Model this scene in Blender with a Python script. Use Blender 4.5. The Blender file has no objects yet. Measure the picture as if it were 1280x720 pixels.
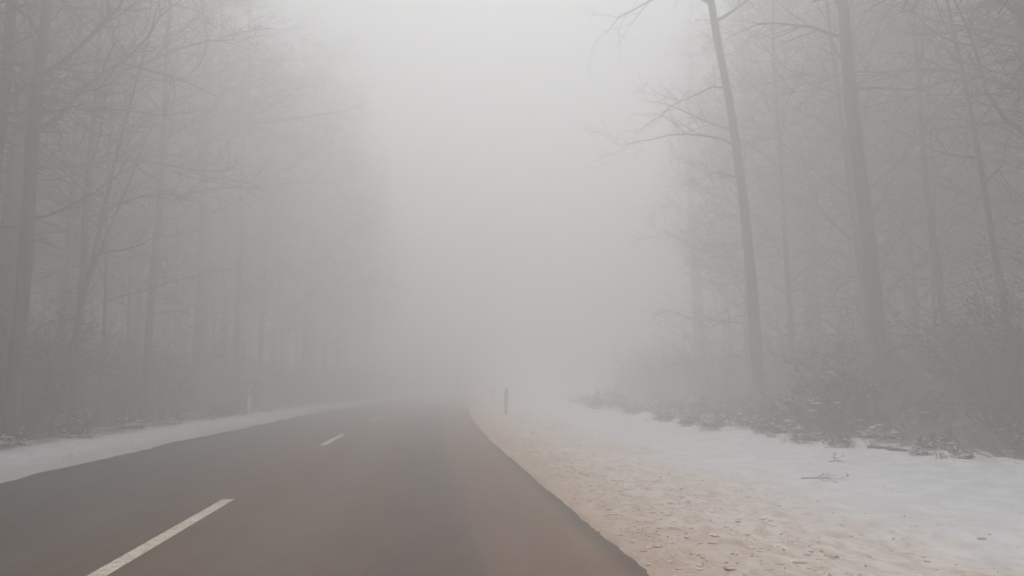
import bpy, math, random
from mathutils import Vector, noise, Matrix, Quaternion

sc = bpy.context.scene
COL = sc.collection
R = math.radians

# ------------------------------------------------------------------ helpers
def nz(x, y, z=0.0, s=1.0):
    return noise.noise(Vector((x * s, y * s, z)))

class MB:
    """collects vertices and faces for ONE mesh"""
    def __init__(self):
        self.v = []; self.f = []; self.uv = None
    def tube(self, pts, rad, sides, cap=True, flute=0.0, rng=None):
        n0 = len(self.v); n = len(pts)
        t = (pts[1] - pts[0]).normalized()
        ref = Vector((0, 0, 1)) if abs(t.z) < 0.9 else Vector((1, 0, 0))
        a = t.cross(ref).normalized()
        for i in range(n):
            if i == 0: t = pts[1] - pts[0]
            elif i == n - 1: t = pts[-1] - pts[-2]
            else: t = pts[i + 1] - pts[i - 1]
            t = t.normalized()
            a = (a - t * a.dot(t)).normalized()
            b = t.cross(a)
            for k in range(sides):
                an = 2 * math.pi * k / sides
                rr = rad[i]
                if flute:
                    rr *= 1 + flute * nz(math.cos(an) * 1.4 + 7, math.sin(an) * 1.4, pts[i].z * .35)
                self.v.append(pts[i] + (a * math.cos(an) + b * math.sin(an)) * rr)
        for i in range(n - 1):
            for k in range(sides):
                k2 = (k + 1) % sides
                self.f.append((n0 + i * sides + k, n0 + i * sides + k2,
                               n0 + (i + 1) * sides + k2, n0 + (i + 1) * sides + k))
        if cap:
            self.f.append(tuple(n0 + k for k in range(sides))[::-1])
            self.f.append(tuple(n0 + (n - 1) * sides + k for k in range(sides)))
    def quad(self, a, b, c, d):
        n = len(self.v); self.v += [a, b, c, d]; self.f.append((n, n + 1, n + 2, n + 3))
    def blob(self, c, sx, sy, sz, rng, seg=7, rings=4):
        n0 = len(self.v)
        ph = rng.uniform(0, 6.28)
        for i in range(rings + 1):
            th = math.pi * i / rings
            for k in range(seg):
                an = 2 * math.pi * k / seg + ph
                w = 1 + rng.uniform(-.22, .22)
                self.v.append(c + Vector((sx * math.sin(th) * math.cos(an) * w,
                                          sy * math.sin(th) * math.sin(an) * w,
                                          sz * math.cos(th) * (1 if th < 1.6 else .45))))
        for i in range(rings):
            for k in range(seg):
                k2 = (k + 1) % seg
                self.f.append((n0 + i * seg + k, n0 + (i + 1) * seg + k, n0 + (i + 1) * seg + k2, n0 + i * seg + k2))
    def build(self, name, mat, parent=None, smooth=True):
        me = bpy.data.meshes.new(name)
        me.from_pydata([tuple(p) for p in self.v], [], self.f)
        me.update()
        if smooth:
            for p in me.polygons: p.use_smooth = True
        me.materials.append(mat)
        o = bpy.data.objects.new(name, me); COL.objects.link(o)
        if parent: o.parent = parent
        return o

def tag(o, label=None, cat=None, group=None, kind=None):
    if label: o['label'] = label
    if cat: o['category'] = cat
    if group: o['group'] = group
    if kind: o['kind'] = kind
    return o

def empty(name, loc=(0, 0, 0)):
    o = bpy.data.objects.new(name, None); COL.objects.link(o)
    o.location = loc; o.empty_display_size = .2
    return o

def copy_tree(o, parent=None):
    c = o.copy(); COL.objects.link(c); c.parent = parent
    for k in ('label', 'group', 'category'):
        pass
    for ch in list(o.children): copy_tree(ch, c)
    return c

# ------------------------------------------------------------------ materials
def mat(name, rough=.8):
    m = bpy.data.materials.new(name); m.use_nodes = True
    nt = m.node_tree
    b = nt.nodes['Principled BSDF']
    b.inputs['Roughness'].default_value = rough
    b.inputs['Specular IOR Level'].default_value = .3
    return m, nt, b

def N(nt, t, **kw):
    n = nt.nodes.new(t)
    for k, v in kw.items():
        if k in ('operation', 'blend_type', 'data_type', 'noise_dimensions', 'feature'): setattr(n, k, v)
        else: n.inputs[k].default_value = v
    return n

def noise_node(nt, vec, scale, detail=5, rough=.6, dist=0.0):
    n = N(nt, 'ShaderNodeTexNoise', Scale=scale, Detail=detail, Roughness=rough, Distortion=dist)
    nt.links.new(vec, n.inputs['Vector'])
    return n.outputs['Fac']

def mth(nt, op, a, b=None, clamp=False):
    n = nt.nodes.new('ShaderNodeMath'); n.operation = op; n.use_clamp = clamp
    for i, x in enumerate((a, b)):
        if x is None: continue
        if isinstance(x, (int, float)): n.inputs[i].default_value = x
        else: nt.links.new(x, n.inputs[i])
    return n.outputs[0]

def ramp01(nt, x, lo, hi):
    n = nt.nodes.new('ShaderNodeMapRange'); n.interpolation_type = 'SMOOTHSTEP'
    nt.links.new(x, n.inputs['Value'])
    n.inputs['From Min'].default_value = lo; n.inputs['From Max'].default_value = hi
    return n.outputs['Result']

def mixc(nt, f, a, b):
    n = nt.nodes.new('ShaderNodeMix'); n.data_type = 'RGBA'
    if isinstance(f, (int, float)): n.inputs['Factor'].default_value = f
    else: nt.links.new(f, n.inputs['Factor'])
    for s, x in (('A', a), ('B', b)):
        sock = [i for i in n.inputs if i.name == s and i.type == 'RGBA'][0]
        if isinstance(x, tuple): sock.default_value = (*x, 1)
        else: nt.links.new(x, sock)
    return [o for o in n.outputs if o.type == 'RGBA'][0]

def bump(nt, bsdf, h, strength=.5, dist=.02):
    n = nt.nodes.new('ShaderNodeBump'); n.inputs['Strength'].default_value = strength
    n.inputs['Distance'].default_value = dist
    nt.links.new(h, n.inputs['Height']); nt.links.new(n.outputs['Normal'], bsdf.inputs['Normal'])

def uv_xy(nt):
    t = nt.nodes.new('ShaderNodeUVMap'); t.uv_map = 'track'
    s = nt.nodes.new('ShaderNodeSeparateXYZ'); nt.links.new(t.outputs['UV'], s.inputs[0])
    return t.outputs['UV'], s.outputs['X'], s.outputs['Y']

def mapped(nt, vec, sx, sy, sz=1):
    m = nt.nodes.new('ShaderNodeMapping'); m.inputs['Scale'].default_value = (sx, sy, sz)
    nt.links.new(vec, m.inputs['Vector']); return m.outputs['Vector']

# ground: snow, gritty brown verge, leaf litter under the trees
UR, UL = 1.44, -5.22            # road edges, metres from the driving line
def make_ground_mat():
    m, nt, b = mat('ground_cover', .85)
    uv, u, v = uv_xy(nt)
    lo = noise_node(nt, mapped(nt, uv, 1, .45), .8, 4, .55)
    mid = noise_node(nt, mapped(nt, uv, 1, .6), 3.0, 6, .65, .4)
    fine = noise_node(nt, uv, 22, 6, .7)
    clumps = noise_node(nt, mapped(nt, uv, 1, .5), 7, 5, .7, .8)
    snow = mixc(nt, ramp01(nt, mid, .35, .7), (.66, .67, .69), (.80, .80, .81))
    # brown grit thrown from the road
    grit = mixc(nt, ramp01(nt, clumps, .30, .66), (.57, .455, .38), (.77, .71, .66))
    grit = mixc(nt, mth(nt, 'MULTIPLY', ramp01(nt, fine, .55, .75), .45), grit, (.26, .18, .13))
    ruts = noise_node(nt, mapped(nt, uv, 1, .28), 4.2, 6, .68, .7)
    grit = mixc(nt, mth(nt, 'MULTIPLY', ramp01(nt, ruts, .50, .72), .6), grit, (.36, .255, .185))
    grit = mixc(nt, mth(nt, 'MULTIPLY', ramp01(nt, mth(nt, 'ADD', mid, mth(nt, 'MULTIPLY', ruts, .3)), .70, .85), .6), grit, (.78, .74, .70))
    nearw = mth(nt, 'SUBTRACT', 1.0, ramp01(nt, mth(nt, 'ADD', u, mth(nt, 'MULTIPLY', mid, 1.2)), 2.0, 3.4))
    grit = mixc(nt, mth(nt, 'MULTIPLY', nearw, .6), grit, (.46, .29, .19))
    wob = mth(nt, 'MULTIPLY', mth(nt, 'SUBTRACT', lo, .5), 3.4)
    wob = mth(nt, 'ADD', wob, mth(nt, 'MULTIPLY', mth(nt, 'SUBTRACT', clumps, .5), 1.6))
    uu = mth(nt, 'ADD', u, wob)
    gmask = mth(nt, 'SUBTRACT', 1.0, ramp01(nt, mth(nt, 'ADD', uu, mth(nt, 'MULTIPLY', mth(nt, 'SUBTRACT', ruts, .5), 2.5)), 2.6, 5.2))
    right = ramp01(nt, u, -1.0, 0.0)
    gmask = mth(nt, 'MULTIPLY', gmask, right)
    gmask = mth(nt, 'MULTIPLY', gmask, ramp01(nt, mth(nt, 'ADD', mid, mth(nt, 'MULTIPLY', gmask, .34)), .30, .62))
    left = mth(nt, 'SUBTRACT', 1.0, right)
    lm = mth(nt, 'MULTIPLY', left, ramp01(nt, mth(nt, 'ADD', u, mth(nt, 'MULTIPLY', wob, .35)), -6.3, -5.3))
    col = mixc(nt, mth(nt, 'MULTIPLY', gmask, .95), snow, grit)
    col = mixc(nt, mth(nt, 'MULTIPLY', lm, .6), col, (.36, .31, .26))
    # bare patches and old tracks in the snow
    bare = mth(nt, 'MULTIPLY', ramp01(nt, clumps, .66, .74), ramp01(nt, lo, .5, .62))
    col = mixc(nt, mth(nt, 'MULTIPLY', bare, .75), col, (.16, .13, .09))
    # wood floor: leaf litter with snow lying on it
    fr = ramp01(nt, mth(nt, 'ADD', mth(nt, 'ADD', u, mth(nt, 'MULTIPLY', wob, .6)), mth(nt, 'MULTIPLY', mth(nt, 'SUBTRACT', clumps, .5), 5.0)), 8.2, 9.3)
    fl = mth(nt, 'SUBTRACT', 1.0, ramp01(nt, mth(nt, 'ADD', u, mth(nt, 'MULTIPLY', wob, .3)), -7.9, -7.1))
    floor = mth(nt, 'MAXIMUM', fr, fl)
    litter = mixc(nt, ramp01(nt, fine, .35, .7), (.055, .038, .026), (.14, .088, .055))
    patch = ramp01(nt, mid, .50, .60)
    litter = mixc(nt, mth(nt, 'MULTIPLY', patch, .8), litter, (.60, .60, .61))
    col = mixc(nt, floor, col, litter)
    nt.links.new(col, b.inputs['Base Color'])
    h = mth(nt, 'ADD', mth(nt, 'MULTIPLY', mid, .9), mth(nt, 'ADD', mth(nt, 'MULTIPLY', clumps, .35), mth(nt, 'MULTIPLY', fine, .12)))
    bump(nt, b, h, .6, .05)
    return m

def make_road_mat():
    m, nt, b = mat('damp_asphalt', .6)
    uv, u, v = uv_xy(nt)
    fine = mth(nt, 'MULTIPLY', mth(nt, 'ADD', noise_node(nt, uv, 190, 3, .8), noise_node(nt, uv, 45, 4, .8)), .5)
    big = noise_node(nt, mapped(nt, uv, 1, .12), .9, 4, .6)
    strk = noise_node(nt, mapped(nt, uv, 1, .04), 5, 4, .6)
    mott = noise_node(nt, mapped(nt, uv, 1, .5), 2.3, 6, .7, .5)
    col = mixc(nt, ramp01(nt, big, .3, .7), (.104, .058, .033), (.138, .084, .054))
    # oncoming lane is greyer, own lane has the dashboard's reddish reflection painted in
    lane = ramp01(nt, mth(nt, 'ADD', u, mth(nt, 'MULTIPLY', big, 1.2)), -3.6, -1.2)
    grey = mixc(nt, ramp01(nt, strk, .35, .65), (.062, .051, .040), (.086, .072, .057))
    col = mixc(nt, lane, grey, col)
    str2 = noise_node(nt, mapped(nt, uv, 1, .03), 14, 5, .65)
    col = mixc(nt, mth(nt, 'MULTIPLY', ramp01(nt, str2, .5, .75), .4), col, (.075, .056, .044))
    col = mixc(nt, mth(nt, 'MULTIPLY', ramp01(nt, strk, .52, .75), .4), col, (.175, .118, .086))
    # wheel paths, the darker strip between them, and a painted reddish reflection
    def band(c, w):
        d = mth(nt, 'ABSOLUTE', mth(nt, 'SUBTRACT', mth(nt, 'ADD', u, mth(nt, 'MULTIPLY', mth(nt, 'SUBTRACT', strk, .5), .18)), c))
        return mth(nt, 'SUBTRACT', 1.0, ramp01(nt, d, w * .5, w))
    col = mixc(nt, mth(nt, 'MULTIPLY', band(.1, .55), .55), col, (.080, .060, .045))
    col = mixc(nt, mth(nt, 'MULTIPLY', band(.95, .7), .6), col, (.215, .122, .088))  # reddish windscreen reflection put into the asphalt colour
    col = mixc(nt, mth(nt, 'MULTIPLY', band(-1.1, .5), .3), col, (.165, .125, .105))
    col = mixc(nt, mth(nt, 'MULTIPLY', band(-3.0, .4), .3), col, (.125, .105, .09))
    # wet dark rim along both edges
    spill = mth(nt, 'MULTIPLY', ramp01(nt, u, UR - .55, UR + .05), ramp01(nt, mott, .42, .62))
    col = mixc(nt, mth(nt, 'MULTIPLY', spill, .6), col, (.36, .26, .19))
    rim = ramp01(nt, mth(nt, 'ADD', u, mth(nt, 'MULTIPLY', mth(nt, 'SUBTRACT', mott, .5), .45)), UR - .16, UR + .02)
    riml = mth(nt, 'SUBTRACT', 1.0, ramp01(nt, mth(nt, 'ADD', u, mth(nt, 'MULTIPLY', mott, .3)), UL + .15, UL + .35))
    col = mixc(nt, mth(nt, 'MULTIPLY', mth(nt, 'MAXIMUM', rim, riml), .6), col, (.055, .042, .032))
    speck = mixc(nt, mth(nt, 'MULTIPLY', ramp01(nt, fine, .52, .64), .4), col, (.27, .215, .18))
    speck = mixc(nt, mth(nt, 'MULTIPLY', ramp01(nt, mott, .55, .75), .22), speck, (.07, .055, .045))
    nt.links.new(speck, b.inputs['Base Color'])
    rr = nt.nodes.new('ShaderNodeMapRange'); nt.links.new(mott, rr.inputs['Value'])
    rr.inputs['To Min'].default_value = .45; rr.inputs['To Max'].default_value = .75
    nt.links.new(rr.outputs['Result'], b.inputs['Roughness'])
    bump(nt, b, fine, .35, .006)
    return m

def make_paint_mat():
    m, nt, b = mat('worn_road_paint', .6)
    uv, u, v = uv_xy(nt)
    w = noise_node(nt, uv, 30, 6, .75)
    w2 = noise_node(nt, uv, 4, 4, .6)
    col = mixc(nt, ramp01(nt, w2, .3, .7), (.68, .60, .49), (.80, .73, .62))
    col = mixc(nt, mth(nt, 'MULTIPLY', ramp01(nt, mth(nt, 'ADD', mth(nt, 'MULTIPLY', w, .5), mth(nt, 'MULTIPLY', noise_node(nt, uv, 11, 5, .8), .5)), .49, .58), .65), col, (.16, .12, .095))
    nt.links.new(col, b.inputs['Base Color'])
    return m

def bark(name, a, c, scale=6):
    m, nt, b = mat(name, .9)
    g = nt.nodes.new('ShaderNodeNewGeometry')
    oi = nt.nodes.new('ShaderNodeObjectInfo')
    p = mapped(nt, g.outputs['Position'], 1, 1, .22)
    n1 = noise_node(nt, p, scale, 6, .7, .3)
    n2 = noise_node(nt, g.outputs['Position'], 1.3, 3, .6)
    col = mixc(nt, ramp01(nt, n1, .3, .7), a, c)
    col = mixc(nt, mth(nt, 'MULTIPLY', ramp01(nt, n2, .5, .75), .5), col, (a[0] * .9, a[1] * 1.25, a[2] * .9))
    br = nt.nodes.new('ShaderNodeHueSaturation'); nt.links.new(col, br.inputs['Color'])
    nt.links.new(mth(nt, 'ADD', mth(nt, 'MULTIPLY', oi.outputs['Random'], .5), .75), br.inputs['Value'])
    nt.links.new(br.outputs['Color'], b.inputs['Base Color'])
    bump(nt, b, n1, .9, .03)
    return m

def varied(name, a, c, scale=8, rough=.85):
    m, nt, b = mat(name, rough)
    g = nt.nodes.new('ShaderNodeNewGeometry')
    n1 = noise_node(nt, g.outputs['Position'], scale, 4, .6)
    nt.links.new(mixc(nt, ramp01(nt, n1, .32, .68), a, c), b.inputs['Base Color'])
    return m

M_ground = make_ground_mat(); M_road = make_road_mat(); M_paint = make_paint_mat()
M_bark = bark('beech_bark', (.050, .046, .040), (.105, .098, .088))
M_oak = bark('rough_bark', (.040, .033, .026), (.085, .072, .058), 9)
M_twig = varied('dead_twig', (.045, .034, .026), (.095, .070, .052))
M_leaf = varied('dry_beech_leaf', (.13, .052, .028), (.22, .100, .055), 14)
M_leafg = varied('bramble_leaf', (.024, .030, .016), (.07, .066, .042), 14)
M_snow = varied('settled_snow', (.68, .69, .71), (.82, .82, .83), 9)
M_grass = varied('withered_grass', (.10, .085, .050), (.24, .20, .125), 5)
M_litter = varied('fallen_leaf', (.22, .15, .105), (.42, .31, .23), 9)
M_backlit = varied('backlit_post_plastic', (.30, .29, .28), (.42, .41, .40), 12, .5)  # body colour darkened to imitate backlight from the fog
M_black = varied('post_band', (.018, .018, .018), (.035, .034, .033), 20, .45)
m, nt, b = mat('reflector_lens', .12); b.inputs['Base Color'].default_value = (.95, .95, .95, 1)
b.inputs['Roughness'].default_value = .3; M_refl = m

# ------------------------------------------------------------------ ground and road
def curve(v):                      # the road bends gently to the right
    d = max(0.0, v - 13.0)
    return .00098 * d * d if d < 130 else .00098 * 130 * 130 + 2 * .00098 * 130 * (d - 130)
def W(u, v, z=0.0):
    return Vector((u + curve(v), v, z))

def sm(a, b, x):
    t = min(1, max(0, (x - a) / (b - a))); return t * t * (3 - 2 * t)

def gh(u, v):
    er = UR + .03 * nz(v, 3.1, 0, .8) + .022 * nz(v, 9.1, 0, 3.2) + .018 * nz(v, u * .5, 2, 11)
    el = UL - .16 + .20 * nz(v, 5.1, 0, .45) + .10 * nz(v, 1.7, 0, 2.2)
    if u > (UR + UL) / 2:
        k = sm(er - .02, er + .12, u)
        z = -.035 + k * .065
        s = max(0, u - er)
        z += .03 * sm(0, 1.2, s)
        z += sm(2.0, 7.0, s) * .10 + sm(7.5, 22, s) * .55 + sm(20, 70, s) * 1.2
    else:
        s = max(0, el - u)
        k = sm(-.03, .16, s)
        z = -.035 + k * .085
        z += .05 * sm(0, .7, s)
        z += sm(1.6, 3.2, s) * .05 + sm(2.8, 14, s) * .75 + sm(14, 70, s) * 1.4
    rough = sm(.1, .8, s)
    z += k * (.012 * nz(u, v, 0, 5) + .01 * nz(u, v, 4, 11))
    z += rough * (.05 * nz(u, v, 1, .7) + .028 * nz(u, v, 2, 2.3) + .016 * nz(u, v, 3, 6))
    z += sm(5.6, 7.6, s) * (1 - sm(11, 15, s)) * (.13 * nz(u, v, 6, .9) + .09 * nz(u, v, 6, 2.2)) if u > 0 else 0
    z += sm(6, 12, s) * (.16 * nz(u, v, 8, .35) + .05 * nz(u, v, 8, 1.6))
    return z

def stepped(segs):
    out = []
    for a, b_, st in segs:
        n = max(1, round((b_ - a) / st))
        out += [a + (b_ - a) * i / n for i in range(n)]
    out.append(segs[-1][1]); return out

def sheet(name, us, vs, hf, material):
    me = bpy.data.meshes.new(name)
    verts = [tuple(W(u, v, hf(u, v))) for v in vs for u in us]
    nu = len(us)
    faces = [(j * nu + i, j * nu + i + 1, (j + 1) * nu + i + 1, (j + 1) * nu + i)
             for j in range(len(vs) - 1) for i in range(nu - 1)]
    me.from_pydata(verts, [], faces); me.update()
    lay = me.uv_layers.new(name='track')
    co = [(u, v) for v in vs for u in us]
    flat = [0.0] * (2 * len(me.loops))
    for li, l in enumerate(me.loops):
        flat[2 * li], flat[2 * li + 1] = co[l.vertex_index]
    lay.data.foreach_set('uv', flat)
    for p in me.polygons: p.use_smooth = True
    me.materials.append(material)
    o = bpy.data.objects.new(name, me); COL.objects.link(o); return o

us = stepped([(-105, -40, 4), (-40, -14, 1.0), (-14, -7.5, .22), (-7.5, -5.7, .09), (-5.7, -5.0, .04), (-5.0, 1.2, 1.2),
              (1.2, 1.75, .03), (1.75, 5, .075), (5, 14, .13), (14, 40, 1.0), (40, 105, 4)])
vs = stepped([(-40, 2, 1.5), (2, 12, .08), (12, 24, .15), (24, 45, .35), (45, 90, 1.0), (90, 180, 4)])
tag(sheet('ground', us, vs, gh, M_ground), kind='structure')
ru = stepped([(UL - .35, UR + .12, .5)]); rv = stepped([(-40, 12, 2), (12, 180, 1)])
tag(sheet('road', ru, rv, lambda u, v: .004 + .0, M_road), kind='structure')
UC = -2.125
k = 0
for v0 in [5.35 + 12.1 * i for i in range(-1, 6)]:
    o = sheet('lane_marking', [UC - .065, UC, UC + .065], stepped([(v0, v0 + 4.0, .5)]), lambda u, v: .008, M_paint)
    tag(o, kind='structure')

# ------------------------------------------------------------------ bare trees
def grow(mb, p, d, L, r, lvl, rng, spec):
    n = (7, 6, 4)[min(lvl, 2)]
    pts, rad = [p.copy()], [r]
    d = d.normalized(); q = p.copy()
    axis = Vector((rng.uniform(-1, 1), rng.uniform(-1, 1), rng.uniform(-1, 1))).normalized()
    for i in range(1, n + 1):
        w = spec['wander'] * (1, 1.1, 1.2)[min(lvl, 2)]
        d = d + Vector((rng.gauss(0, w), rng.gauss(0, w), rng.gauss(0, w) + spec['up'] * (.6 if lvl == 0 else .15)))
        d = (d + axis * .05).normalized()
        q = q + d * (L / n)
        pts.append(q.copy()); rad.append(max(r * (1 - .86 * i / n), spec.get('rmin', .0035)))
    mb.tube(pts, rad, (6, 4, 3)[min(lvl, 2)], cap=False)
    if lvl >= spec['levels'] - 1: return
    cnt = spec['kids'][lvl]
    for c in range(cnt):
        t = rng.uniform(.22, 1.0) * n
        i = min(n - 1, int(t)); fr = t - i
        pp = pts[i].lerp(pts[i + 1], fr)
        dd = (pts[i + 1] - pts[i]).normalized()
        side = dd.cross(Vector((rng.gauss(0, 1), rng.gauss(0, 1), rng.gauss(0, 1)))).normalized()
        nd = dd * rng.uniform(.5, .9) + side * rng.uniform(.5, 1.0)
        nd.z *= .8
        grow(mb, pp, nd, L * rng.uniform(.28, .55) * (1.15 - .4 * t / n), rad[i] * .55, lvl + 1, rng, spec)

def make_tree(name, H, r0, seed, lean=(0, 0), bend=(0, 0), first=.32, nb=20, material=None, levels=3, kids=(8, 5),
              extra=(), blen=None, wob=.10, fork=None, rmin=.0035):
    """tapered trunk > crown of bare limbs; origin at the base"""
    rng = random.Random(seed)
    root = empty(name)
    n = 22
    pts, rad = [], []
    lx = ly = 0
    for i in range(n + 1):
        t = i / n; z = t * H
        x = lean[0] * z + bend[0] * z * z / H + wob * nz(z * .22, seed * 3.7, 0) * (1 + z * .12)
        y = lean[1] * z + bend[1] * z * z / H + wob * nz(z * .22, seed * 5.3, 9) * (1 + z * .12)
        if i == 0: ox, oy = x, y
        pts.append(Vector((x - ox, y - oy, z - .25 * (i == 0))))
        rr = r0 * ((1 - t) ** .75 * .93 + .07)
        if i == 0: rr *= 1.5
        elif i == 1: rr *= 1.08
        rad.append(rr)
    pts.insert(1, pts[0].lerp(pts[1], .35) + Vector((0, 0, .02))); rad.insert(1, r0 * 1.16)
    tb = MB(); tb.tube(pts, rad, 14, flute=.22)
    if fork:
        z0, dx, dy, fl = fork
        i = max(1, int(z0 / H * n)); a = pts[i]
        fp = [a + Vector((dx * s, dy * s, s)) * 1.0 for s in [fl * j / 9 for j in range(10)]]
        fp = [p_ + Vector((wob * nz(p_.z * .4, seed, 3), 0, 0)) for p_ in fp]
        tb.tube(fp, [rad[i] * .75 * (1 - .085 * j) for j in range(10)], 9, flute=.2)
    tr = tb.build('trunk', material or M_bark, root)
    cb = MB()
    def at(z):
        f = min(.999, z / H) * n
        i = int(f); j = i + 1
        a = pts[max(1, j)] if i else pts[1]
        b_ = pts[min(len(pts) - 1, j + 1)]
        return a.lerp(b_, f - i), rad[min(len(rad) - 1, j + 1)]
    spec = dict(levels=levels, kids=kids, wander=.16, up=.10, rmin=rmin)
    for k_ in range(nb):
        t = first + (1 - first) * ((k_ + rng.random()) / nb) ** .9
        t = min(t, .985)
        p, rr = at(t * H)
        an = k_ * 2.4 + rng.uniform(-.5, .5)
        up = rng.uniform(.25, .8) + t * .3
        L = (blen or H * .24) * (1.15 - .65 * t) * rng.uniform(.65, 1.2)
        grow(cb, p, Vector((math.cos(an), math.sin(an), up)), L, min(rr * .55, .018 + L * .013), 0, rng, spec)
    for (z, an, el, L, rr, up) in extra:
        p, _ = at(z)
        s2 = dict(spec); s2['up'] = up
        grow(cb, p, Vector((math.cos(an), math.sin(an), el)), L, rr, 0, rng, s2)
    # epicormic twigs low on the stem
    s3 = dict(levels=2, kids=(5, 3), wander=.2, up=.02)
    for k_ in range(int(nb * .5)):
        z = rng.uniform(1.5, first * H)
        p, _ = at(z); an = rng.uniform(0, 6.28)
        grow(cb, p, Vector((math.cos(an), math.sin(an), rng.uniform(-.1, .5))), rng.uniform(.4, 1.6), .012, 0, rng, s3)
    cb.build('crown', material or M_bark, root, smooth=False)
    return root

CAMYAW = 6.2
def V3(u, v, dz=0): return W(u, v, gh(u, v) + dz)

# --- trees that can be told apart (positions in metres beside the road)
def place(o, u, v, dz=-.05): o.location = V3(u, v, dz)
PI = math.pi
hero = [
 # name, u, v, H, r, seed, kw, label
 (10.75, 17.9, 25, .205, 11, dict(lean=(-.055, .0), bend=(-.03, 0), first=.55, extra=((9.6, PI * .98, .55, 3.0, .045, -.16), (8.3, .3, .3, 3.4, .04, .05)), material=M_bark),
  'thickest dark trunk on the right, leaning toward the road behind the snowy bramble bush'),
 (9.9, 23.2, 24, .18, 12, dict(lean=(-.045, 0), bend=(-.075, 0), first=.5, extra=((8.4, PI * 1.0, .45, 3.7, .034, -.15), (8.9, PI * .9, .5, 3.2, .026, -.10), (7.4, PI * 1.1, .2, 2.8, .022, -.05), (10.3, PI * .97, .6, 3.2, .028, -.05))),
  'curved grey trunk on the right with an arching limb reaching over the verge'),
 (12.3, 21.0, 19, .09, 13, dict(lean=(-.075, 0), first=.4, nb=14),
  'thin leaning stem just left of the thickest trunk'),
 (12.2, 26.0, 18, .10, 14, dict(lean=(-.02, 0), first=.4, nb=14),
  'slender straight stem between the curved trunk and the thickest trunk'),
 (16.2, 50.0, 25, .42, 15, dict(lean=(-.012, 0), first=.45, nb=24),
  'wide pale trunk fading into the fog left of the curved trunk'),
 (14.0, 20.4, 20, .11, 16, dict(lean=(-.03, 0), first=.38, nb=16),
  'narrow upright stem just right of the thickest trunk'),
 (13.4, 16.9, 17, .085, 17, dict(lean=(-.10, .0), bend=(-.03, 0), first=.3, nb=16),
  'thin stem on the far right slanting toward the narrow upright stem'),
 (11.7, 14.0, 20, .14, 18, dict(lean=(.005, .0), first=.22, nb=22),
  'twiggy tree cut off by the right border of the photo'),
 (-8.25, 17.3, 22, .145, 21, dict(lean=(.006, 0), first=.28, nb=22, extra=((4.6, .05, .08, 2.4, .03, 0.0), (4.4, PI, .1, 2.2, .03, 0))),
  'dark straight trunk nearest the road on the left side'),
 (-9.2, 17.6, 21, .15, 22, dict(lean=(.03, 0), first=.3, nb=22),
  'leftmost trunk, half hidden at the left border of the photo'),
 (-8.7, 21.2, 18, .10, 23, dict(lean=(.006, 0), first=.25, nb=20, extra=((8.3, .2, .1, 2.6, .03, 0.02),)),
  'slim stem second from the dark straight trunk on the left side'),
 (-8.9, 23.2, 14, .055, 24, dict(lean=(-.01, 0), first=.2, nb=16),
  'thin whip-like stem between two slim trunks above the russet bush'),
 (-9.1, 27.2, 22, .125, 25, dict(lean=(.012, 0), bend=(.01, 0), first=.3, nb=22),
  'solitary grey trunk in front of the fog left of the roadside post'),
 (-8.5, 19.6, 12, .06, 26, dict(lean=(.16, .02), first=.3, nb=14, fork=(4.2, .30, 0, 4.0)),
  'slanting young stem that forks above the russet bush'),
 (-9.3, 38.5, 22, .15, 27, dict(first=.3, nb=20),
  'faint trunk rising directly behind the left roadside post'),
]
protos = []
for (u, v, H, r, seed, kw, label) in hero:
    t = make_tree('tree', H, r, seed, **kw)
    place(t, u, v); tag(t, label, 'tree')
    protos.append(t)

# --- the wood on both sides
rng = random.Random(5)
ptall = [make_tree('bare_tree', 24, .22, 41, first=.28, nb=54, blen=6.5, kids=(12, 7), rmin=.009),
         make_tree('bare_tree', 22, .16, 42, first=.22, nb=52, lean=(.02, .01), blen=5.5, kids=(12, 7), rmin=.009),
         make_tree('bare_tree', 25, .28, 43, first=.30, nb=54, bend=(.03, -.02), material=M_oak, blen=6.5, kids=(12, 7), rmin=.009),
         make_tree('bare_tree', 20, .13, 44, first=.20, nb=50, lean=(-.02, 0), blen=5, kids=(12, 7), rmin=.008),
         make_tree('bare_tree', 17, .08, 45, first=.18, nb=38, lean=(.03, .02), material=M_oak, blen=4.4, kids=(9, 5), rmin=.007)]
used = set()
occupied = [(h[0], h[1]) for h in hero]
def free(u, v, d):
    return all((u - a) ** 2 + (v - b_) ** 2 > d * d for a, b_ in occupied)
TREE_LABEL = {
 -1: 'blurred bare trunk standing deep in the fog of the left-hand wood',
  1: 'blurred bare trunk standing deep in the fog of the right-hand wood'}
def scatter(side, n, u0, u1, v0, v1, dmin):
    c = tries = 0
    while c < n and tries < n * 40:
        tries += 1
        u = side * (u0 + (u1 - u0) * rng.random() ** 1.15); v = rng.uniform(v0, v1)
        if side > 0 and v > 34 and u < 13 + (v - 34) * .30: continue      # the wood draws back beyond the bend
        if not free(u, v, dmin): continue
        occupied.append((u, v))
        i = rng.randrange(len(ptall))
        if i not in used: used.add(i); o = ptall[i]
        else: o = copy_tree(ptall[i])
        place(o, u, v, -.15)
        s = rng.uniform(.85, 1.1)
        o.scale = (s, s, s * rng.uniform(.92, 1.02)); o.rotation_euler = (0, 0, rng.uniform(0, 6.28))
        tag(o, TREE_LABEL[side], 'tree', 'leafless trees of the foggy wood')
        c += 1
scatter(-1, 95, 10.4, 34, 13, 72, 1.8)
scatter(1, 95, 12.6, 38, 13, 72, 1.8)
scatter(-1, 22, 8.6, 14, 42, 82, 1.6)
scatter(-1, 34, 8.5, 26, -10, 14, 1.7)  # unseen trees beside and behind the camera, added to shade the fog
scatter(1, 32, 10.6, 28, -10, 14, 1.7)  # likewise on the right: mostly unseen canopy added to dim the fog

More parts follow.
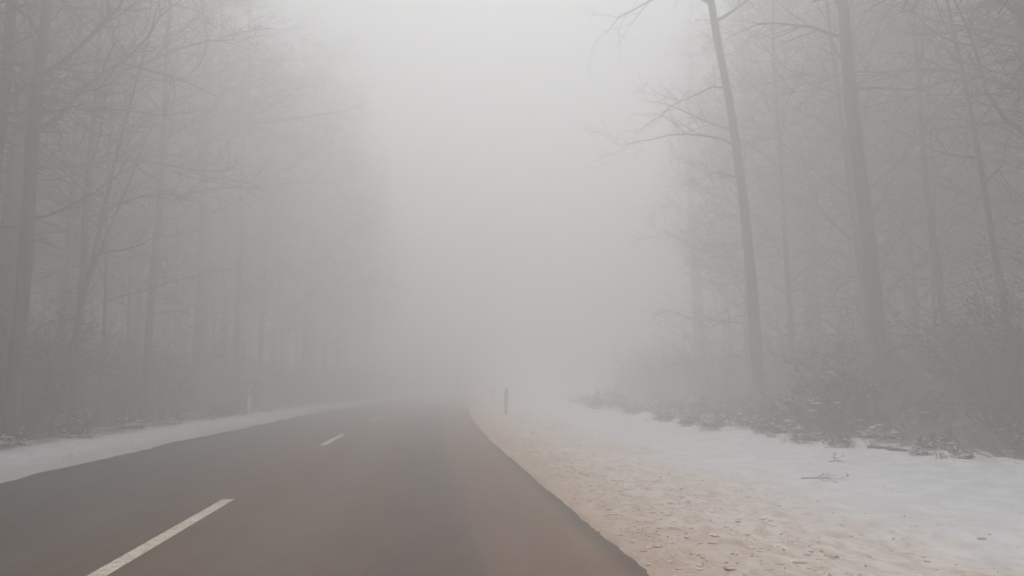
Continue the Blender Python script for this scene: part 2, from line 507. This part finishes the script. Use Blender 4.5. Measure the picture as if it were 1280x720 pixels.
# ------------------------------------------------------------------ shrubs
def make_shrub(name, H, stems, seed, leaves=0, leafmat=None, snow=0, spread=.55, lsize=.035, twigmat=None, ssize=1.0):
    rng = random.Random(seed)
    root = empty(name)
    mb = MB(); tips = []
    class Rec(MB): pass
    for s in range(stems):
        an = rng.uniform(0, 6.28); rr = rng.random() ** .5 * .28 * H
        p = Vector((math.cos(an) * rr * .5, math.sin(an) * rr * .5, -.08))
        L = H * rng.uniform(.55, 1.1)
        d = Vector((math.cos(an) * spread * rng.uniform(.3, 1.3), math.sin(an) * spread * rng.uniform(.3, 1.3), 1))
        n0 = len(mb.v)
        grow(mb, p, d, L, .006 + .005 * H, 0, rng, dict(levels=3, kids=(7, 4), wander=.17, up=.02))
        tips.append((n0, len(mb.v)))
    mb.build('twigs', twigmat or M_twig, root, smooth=False)
    if leaves:
        lb = MB()
        for _ in range(leaves):
            p = mb.v[rng.randrange(len(mb.v))] + Vector((rng.gauss(0, .03), rng.gauss(0, .03), rng.gauss(0, .03)))
            if p.z < .15: continue
            a = Vector((rng.gauss(0, 1), rng.gauss(0, 1), rng.gauss(0, .6))).normalized() * lsize * rng.uniform(.6, 1.3)
            b_ = a.cross(Vector((rng.gauss(0, 1), rng.gauss(0, 1), rng.gauss(0, 1)))).normalized() * lsize * .55
            c = a.cross(b_).normalized() * lsize * .25
            lb.quad(p - a, p + b_ + c, p + a, p - b_ + c)
        lb.build('leaves', leafmat or M_leaf, root, smooth=False)
    if snow:
        sb = MB()
        for _ in range(snow):
            p = mb.v[rng.randrange(len(mb.v))]
            if p.z < .04: continue
            s = rng.uniform(.014, .05) * ssize * (1 if p.z < H * .6 else .6)
            sb.blob(p + Vector((0, 0, s * .2)), s * rng.uniform(1, 2.2), s * rng.uniform(.8, 1.6), s * .5, rng, 9, 4)
        sb.build('snow_cap', M_snow, root)
    return root

# the shrubs that stand out
s = make_shrub('bramble_bush', 1.45, 34, 301, leaves=7500, leafmat=M_leafg, snow=60, spread=.5, ssize=1.3)
s.location = V3(8.75, 16.4); tag(s, 'tall dark bramble bush flecked with snow, in front of the thickest trunk', 'bush')
s = make_shrub('young_beech', 1.9, 12, 302, leaves=2600, snow=12, spread=.28)
s.location = V3(9.1, 16.9); tag(s, 'reddish brown young beech sticking up behind the tall bramble bush', 'bush')
s = make_shrub('young_beech', 2.4, 30, 303, leaves=5200, spread=.5, lsize=.04)
s.location = V3(-8.75, 18.6); tag(s, 'russet bush with dry leaves beneath the forked stem on the left', 'bush')
s = make_shrub('young_beech', 2.0, 24, 304, leaves=3600, spread=.55, lsize=.04)
s.location = V3(-9.6, 21.6); tag(s, 'second russet bush, farther from the road behind the first one', 'bush')
s = make_shrub('young_beech', 1.9, 20, 305, leaves=2200, spread=.5)
s.location = V3(-8.9, 35.8); tag(s, 'hazy brown bush just behind the left roadside post', 'bush')

sp = [make_shrub('shrub', 2.4, 26, 311, leaves=1500, spread=.5),
      make_shrub('shrub', 3.2, 24, 312, leaves=700, spread=.38),
      make_shrub('shrub', 1.5, 22, 313, leaves=1200, snow=30, spread=.7),
      make_shrub('shrub', 1.9, 24, 314, leaves=2200, spread=.55)]
bp = [make_shrub('bramble_bush', .60, 20, 321, leaves=1100, leafmat=M_leafg, snow=70, spread=1.9, ssize=1.35),
      make_shrub('bramble_bush', .42, 18, 322, leaves=900, leafmat=M_leafg, snow=80, spread=2.6, ssize=1.5),
      make_shrub('bramble_bush', .85, 18, 323, leaves=1100, leafmat=M_leafg, snow=30, spread=1.3, ssize=1.2)]
su, bu = set(), set()
def put(pr, us_, u, v, label, group, cat, s0=.8, s1=1.25):
    i = rng.randrange(len(pr))
    if i not in us_: us_.add(i); o = pr[i]
    else: o = copy_tree(pr[i])
    o.location = V3(u, v); s = rng.uniform(s0, s1); o.scale = (s, s, s)
    o.rotation_euler = (0, 0, rng.uniform(0, 6.28)); tag(o, label, cat, group)
for _ in range(72):
    v = rng.uniform(13, 62); u = -(8.3 + 13 * rng.random() ** 1.3)
    put(sp, su, u, v, 'leafless brown shrub among the trunks of the left-hand wood', 'shrubs of the underwood', 'shrub')
for _ in range(72):
    v = rng.uniform(13, 62); u = 11.0 + 13 * rng.random() ** 1.3
    put(sp, su, u, v, 'leafless brown shrub among the trunks of the right-hand wood', 'shrubs of the underwood', 'shrub')
for _ in range(34):
    v = rng.uniform(13, 28); u = 11.2 + 5 * rng.random()
    put(sp, su, u, v, 'leafless brown shrub among the trunks of the right-hand wood', 'shrubs of the underwood', 'shrub', .7, 1.1)
for _ in range(26):
    v = rng.uniform(12, 28); u = -(8.9 + 5 * rng.random())
    put(sp, su, u, v, 'leafless brown shrub among the trunks of the left-hand wood', 'shrubs of the underwood', 'shrub', .7, 1.1)
for _ in range(26):
    v = rng.uniform(42, 80); u = -(7.6 + 3 * rng.random())
    put(sp, su, u, v, 'leafless brown shrub among the trunks of the left-hand wood', 'shrubs of the underwood', 'shrub', .8, 1.3)
for i in range(80):
    v = 8 + 40 * (i / 80) + rng.uniform(-.8, .8); u = rng.uniform(9.2, 11.8) if i % 3 else rng.uniform(7.7, 9.4)
    put(bp, bu, u, v, 'low snow-dusted bramble along the edge of the right-hand snow', 'brambles at the edge of the wood', 'bramble', .45, 1.25)
for i in range(22):
    v = 10.5 + 22 * (i / 22) + rng.uniform(-.8, .8); u = rng.uniform(7.0, 8.6)
    put(bp, bu, u, v, 'low snow-dusted bramble along the edge of the right-hand snow', 'brambles at the edge of the wood', 'bramble', .25, .6)
for i in range(14):
    v = 13 + 26 * (i / 14) + rng.uniform(-.6, .6); u = -rng.uniform(7.3, 8.3)
    put(bp, bu, u, v, 'low snow-dusted bramble along the edge of the left-hand snow', 'brambles at the edge of the wood', 'bramble', .5, .9)

# ------------------------------------------------------------------ ground cover: grass, fallen leaves (uncountable)
g = MB()
for _ in range(1500):
    if rng.random() < .70: u = 10.2 + rng.gauss(0, .9); v = rng.uniform(8, 48)
    elif rng.random() < .75: u = -8.2 - abs(rng.gauss(0, .8)); v = rng.uniform(11, 48)
    else: u = rng.uniform(6.5, 9.6); v = rng.uniform(7, 40)
    if u < 9.0 and u > 0 and rng.random() < .75: continue
    c = V3(u, v, -.02)
    hh = rng.uniform(.05, .16) if u < 9 else rng.uniform(.08, .42)
    fall = rng.uniform(0, 6.28)
    for _b in range(rng.randrange(9, 22)):
        an = rng.gauss(fall, .9); l = hh * rng.uniform(.6, 1.3)
        dx, dy = math.cos(an), math.sin(an)
        p0 = c + Vector((rng.gauss(0, .05), rng.gauss(0, .05), 0))
        w = Vector((-dy, dx, 0)) * .004
        p1 = p0 + Vector((dx * l * .35, dy * l * .35, l * .7)); p2 = p0 + Vector((dx * l * .95, dy * l * .95, l * rng.uniform(.35, .8)))
        n = len(g.v); g.v += [p0 - w, p0 + w, p1 + w, p1 - w, p2]
        g.f += [(n, n + 1, n + 2, n + 3), (n + 3, n + 2, n + 4)]
tag(g.build('grass', M_grass, smooth=False), 'withered grass poking through the snow', 'grass', kind='stuff')
g = MB()
for _ in range(2200):
    q = rng.random()
    if q < .55: u = 1.6 + abs(rng.gauss(0, 1.5)); v = 4 + 34 * rng.random() ** 1.5
    elif q < .68: u = rng.uniform(4, 9.5); v = rng.uniform(5, 34)
    elif q < .76: u = -rng.uniform(5.6, 7.6); v = rng.uniform(9, 34)
    elif q < .9: u = 9.5 + 3 * rng.random(); v = rng.uniform(9, 34)
    else: u = -rng.uniform(7.6, 10); v = rng.uniform(9, 34)
    p = V3(u, v, .008); s_ = rng.uniform(.006, .020) * (1.5 if u > 8 or u < -7 else 1); an = rng.uniform(0, 6.28)
    a = Vector((math.cos(an), math.sin(an), rng.uniform(-.3, .3))) * s_; b_ = Vector((-math.sin(an), math.cos(an), rng.uniform(-.3, .3))) * s_ * .6
    c = Vector((0, 0, s_ * .3))
    g.quad(p - a + c, p + b_, p + a + c, p - b_)
tag(g.build('fallen_leaves', M_litter, smooth=False), 'dead leaves scattered over the snow and grit', 'leaves', kind='stuff')
# slush crumbs thrown off the road
g = MB()
for _ in range(2000):
    if rng.random() < .8: u = UR + .12 + abs(rng.gauss(0, .9)); v = 3.5 + 26 * rng.random() ** 1.5
    else: u = UL - .3 - abs(rng.gauss(0, .5)); v = rng.uniform(8, 30)
    s_ = rng.uniform(.006, .02) * (1.0 if rng.random() < .93 else 1.8)
    g.blob(V3(u, v, -s_ * .05), s_ * rng.uniform(1, 2), s_ * rng.uniform(1, 2), s_ * .38, rng, 8, 4)
M_slush = varied('gritty_slush', (.60, .46, .37), (.80, .71, .64), 6)
tag(g.build('slush', M_slush), 'gritty lumps of frozen slush along the road edge', 'slush', kind='stuff')

# fallen branches
def branch(name, u, v, L, an, seed, label, r=.035):
    rg = random.Random(seed); mb = MB()
    grow(mb, Vector((0, 0, .03)), Vector((math.cos(an), math.sin(an), .02)), L, r, 0, rg, dict(levels=3, kids=(6, 3), wander=.07, up=0))
    for p in mb.v: p.z = max(p.z * .55, .004) if p.z > 0 else p.z * .2
    o = mb.build(name, M_twig); o.location = V3(u, v, .01); tag(o, label, 'branch'); return o
branch('fallen_branch', 7.7, 13.4, 2.2, -1.45, 71, 'long dark branch lying on the snow below the tall bramble bush', .085)
branch('fallen_branch', 9.2, 13.4, 1.6, -.1, 72, 'dark branch lying at the brambles near the right border', .05)
branch('fallen_stick', 6.0, 11.6, .5, .6, 73, 'short stick lying alone in the clean snow of the verge', .012)
branch('fallen_stick', 4.6, 9.6, .45, -.5, 74, 'short stick lying where brown grit meets white snow', .012)

# ------------------------------------------------------------------ roadside posts
def make_post():
    root = empty('roadside_post')
    # rounded triangular hollow section, 12 cm wide, slanted top
    prof = []
    for (cx, cy, a0, a1) in ((-.045, 0, 180, 300), (.045, 0, 240, 360), (0, .05, 30, 150)):
        for j in range(5):
            a = R(a0 + (a1 - a0) * j / 4); prof.append((cx + .016 * math.cos(a), cy + .016 * math.sin(a)))
    def section(z0, z1, off, slant0=0, slant1=0, inner=False):
        mb = MB(); n = len(prof)
        for z, sl in ((z0, slant0), (z1, slant1)):
            for x, y in prof:
                k = 1 + off
                mb.v.append(Vector((x * k * 1.15, (y - .015) * k + .015, z + sl * (x / .06))))
        for i in range(n):
            j = (i + 1) % n; mb.f.append((i, j, n + j, n + i))
        mb.f.append(tuple(range(n))[::-1]); mb.f.append(tuple(range(n, 2 * n)))
        return mb
    section(-.2, 1.08, 0, 0, .035).build('body', M_backlit, root, smooth=False)
    section(.74, 1.0, .10, .035, .035).build('black_band', M_black, root, smooth=False)
    mb = MB()
    x, z0, z1, y = .024, .785, .955, -.0255
    q = [(-x, y - .012, z0), (x, y - .012, z0), (x, y - .003, z1), (-x, y - .003, z1), (-x, y + .012, z0), (x, y + .012, z0), (x, y + .012, z1), (-x, y + .012, z1)]
    mb.v = [Vector(c) for c in q]
    mb.f = [(0, 1, 2, 3), (5, 4, 7, 6), (0, 4, 5, 1), (1, 5, 6, 2), (2, 6, 7, 3), (3, 7, 4, 0)]
    mb.build('reflector', M_refl, root, smooth=False)
    return root
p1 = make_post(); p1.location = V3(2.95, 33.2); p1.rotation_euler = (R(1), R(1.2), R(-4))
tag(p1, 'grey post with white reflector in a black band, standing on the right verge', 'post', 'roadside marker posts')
p2 = copy_tree(p1); p2.location = V3(-7.55, 34.3, -.02); p2.rotation_euler = (R(-1), R(-2), R(6))
M_lit = varied('lit_post_plastic', (.74, .70, .69), (.84, .81, .80), 12, .5)  # same plastic in a lighter colour, for the post without backlight
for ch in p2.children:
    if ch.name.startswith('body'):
        ch.data = ch.data.copy(); ch.data.materials[0] = M_lit
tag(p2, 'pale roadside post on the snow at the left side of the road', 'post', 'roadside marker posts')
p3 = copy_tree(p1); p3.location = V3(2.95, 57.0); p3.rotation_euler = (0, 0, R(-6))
tag(p3, 'tiny distant post nearly lost in the fog beyond the right verge post', 'post', 'roadside marker posts')

# ------------------------------------------------------------------ fog
bb = MB()
x0, x1, y0, y1, z0, z1 = -110, 150, -45, 185, -2.5, 30
X = [(x0, y0, z0), (x1, y0, z0), (x1, y1, z0), (x0, y1, z0), (x0, y0, z1), (x1, y0, z1), (x1, y1, z1), (x0, y1, z1)]
bb.v = [Vector(q) for q in X]
bb.f = [(3, 2, 1, 0), (4, 5, 6, 7), (0, 1, 5, 4), (1, 2, 6, 5), (2, 3, 7, 6), (3, 0, 4, 7)]
mf = bpy.data.materials.new('fog_air'); mf.use_nodes = True
nt = mf.node_tree
for n in list(nt.nodes):
    if n.type == 'BSDF_PRINCIPLED': nt.nodes.remove(n)
pv = nt.nodes.new('ShaderNodeVolumePrincipled')
pv.inputs['Color'].default_value = (.922, .925, .926, 1)
pv.inputs['Density'].default_value = .050
pv.inputs['Anisotropy'].default_value = .42
nt.links.new(pv.outputs['Volume'], nt.nodes['Material Output'].inputs['Volume'])
o = bb.build('haze', mf, smooth=False); tag(o, 'thick white fog hanging over road and woods', 'fog', kind='stuff')

# ------------------------------------------------------------------ sky, sun, camera
w = bpy.data.worlds.new('World'); sc.world = w; w.use_nodes = True
nt = w.node_tree; bg = nt.nodes['Background']
sky = nt.nodes.new('ShaderNodeTexSky'); sky.sky_type = 'NISHITA'; sky.sun_disc = False
SUN_EL, SUN_AZ = 68, 4        # degrees; azimuth clockwise from +Y (ahead)
sky.sun_elevation = R(SUN_EL); sky.sun_rotation = R(SUN_AZ)
sky.air_density = 1.0; sky.dust_density = 4.0
hs = nt.nodes.new('ShaderNodeHueSaturation'); hs.inputs['Saturation'].default_value = .22
nt.links.new(sky.outputs[0], hs.inputs['Color']); nt.links.new(hs.outputs[0], bg.inputs['Color'])
bg.inputs['Strength'].default_value = .07
ld = bpy.data.lights.new('sun', 'SUN'); ld.energy = 1.5; ld.angle = R(50); ld.color = (1, .985, .965)
lo = bpy.data.objects.new('sun', ld); COL.objects.link(lo)
dirv = Vector((math.sin(R(SUN_AZ)) * math.cos(R(SUN_EL)), math.cos(R(SUN_AZ)) * math.cos(R(SUN_EL)), math.sin(R(SUN_EL))))
lo.rotation_euler = dirv.to_track_quat('Z', 'Y').to_euler()

cam = bpy.data.cameras.new('camera'); co = bpy.data.objects.new('camera', cam); COL.objects.link(co)
cam.sensor_width = 36; cam.lens = 36 * 1005 / 1280
cam.clip_end = 2000
co.location = (0, 0, 1.25); co.rotation_euler = (R(90 + 6.92), 0, R(-CAMYAW))
sc.camera = co
cam.dof.use_dof = True; cam.dof.focus_distance = 6.5; cam.dof.aperture_fstop = 2.2

sc.render.engine = 'CYCLES'
cy = sc.cycles
cy.max_bounces = 8; cy.volume_bounces = 6; cy.diffuse_bounces = 3; cy.glossy_bounces = 2; cy.transparent_max_bounces = 8
cy.use_denoising = True
cy.sample_clamp_indirect = 4
sc.view_settings.view_transform = 'Standard'; sc.view_settings.look = 'None'
sc.view_settings.gamma = 1; sc.view_settings.use_curve_mapping = False
sc.view_settings.exposure = 1.25
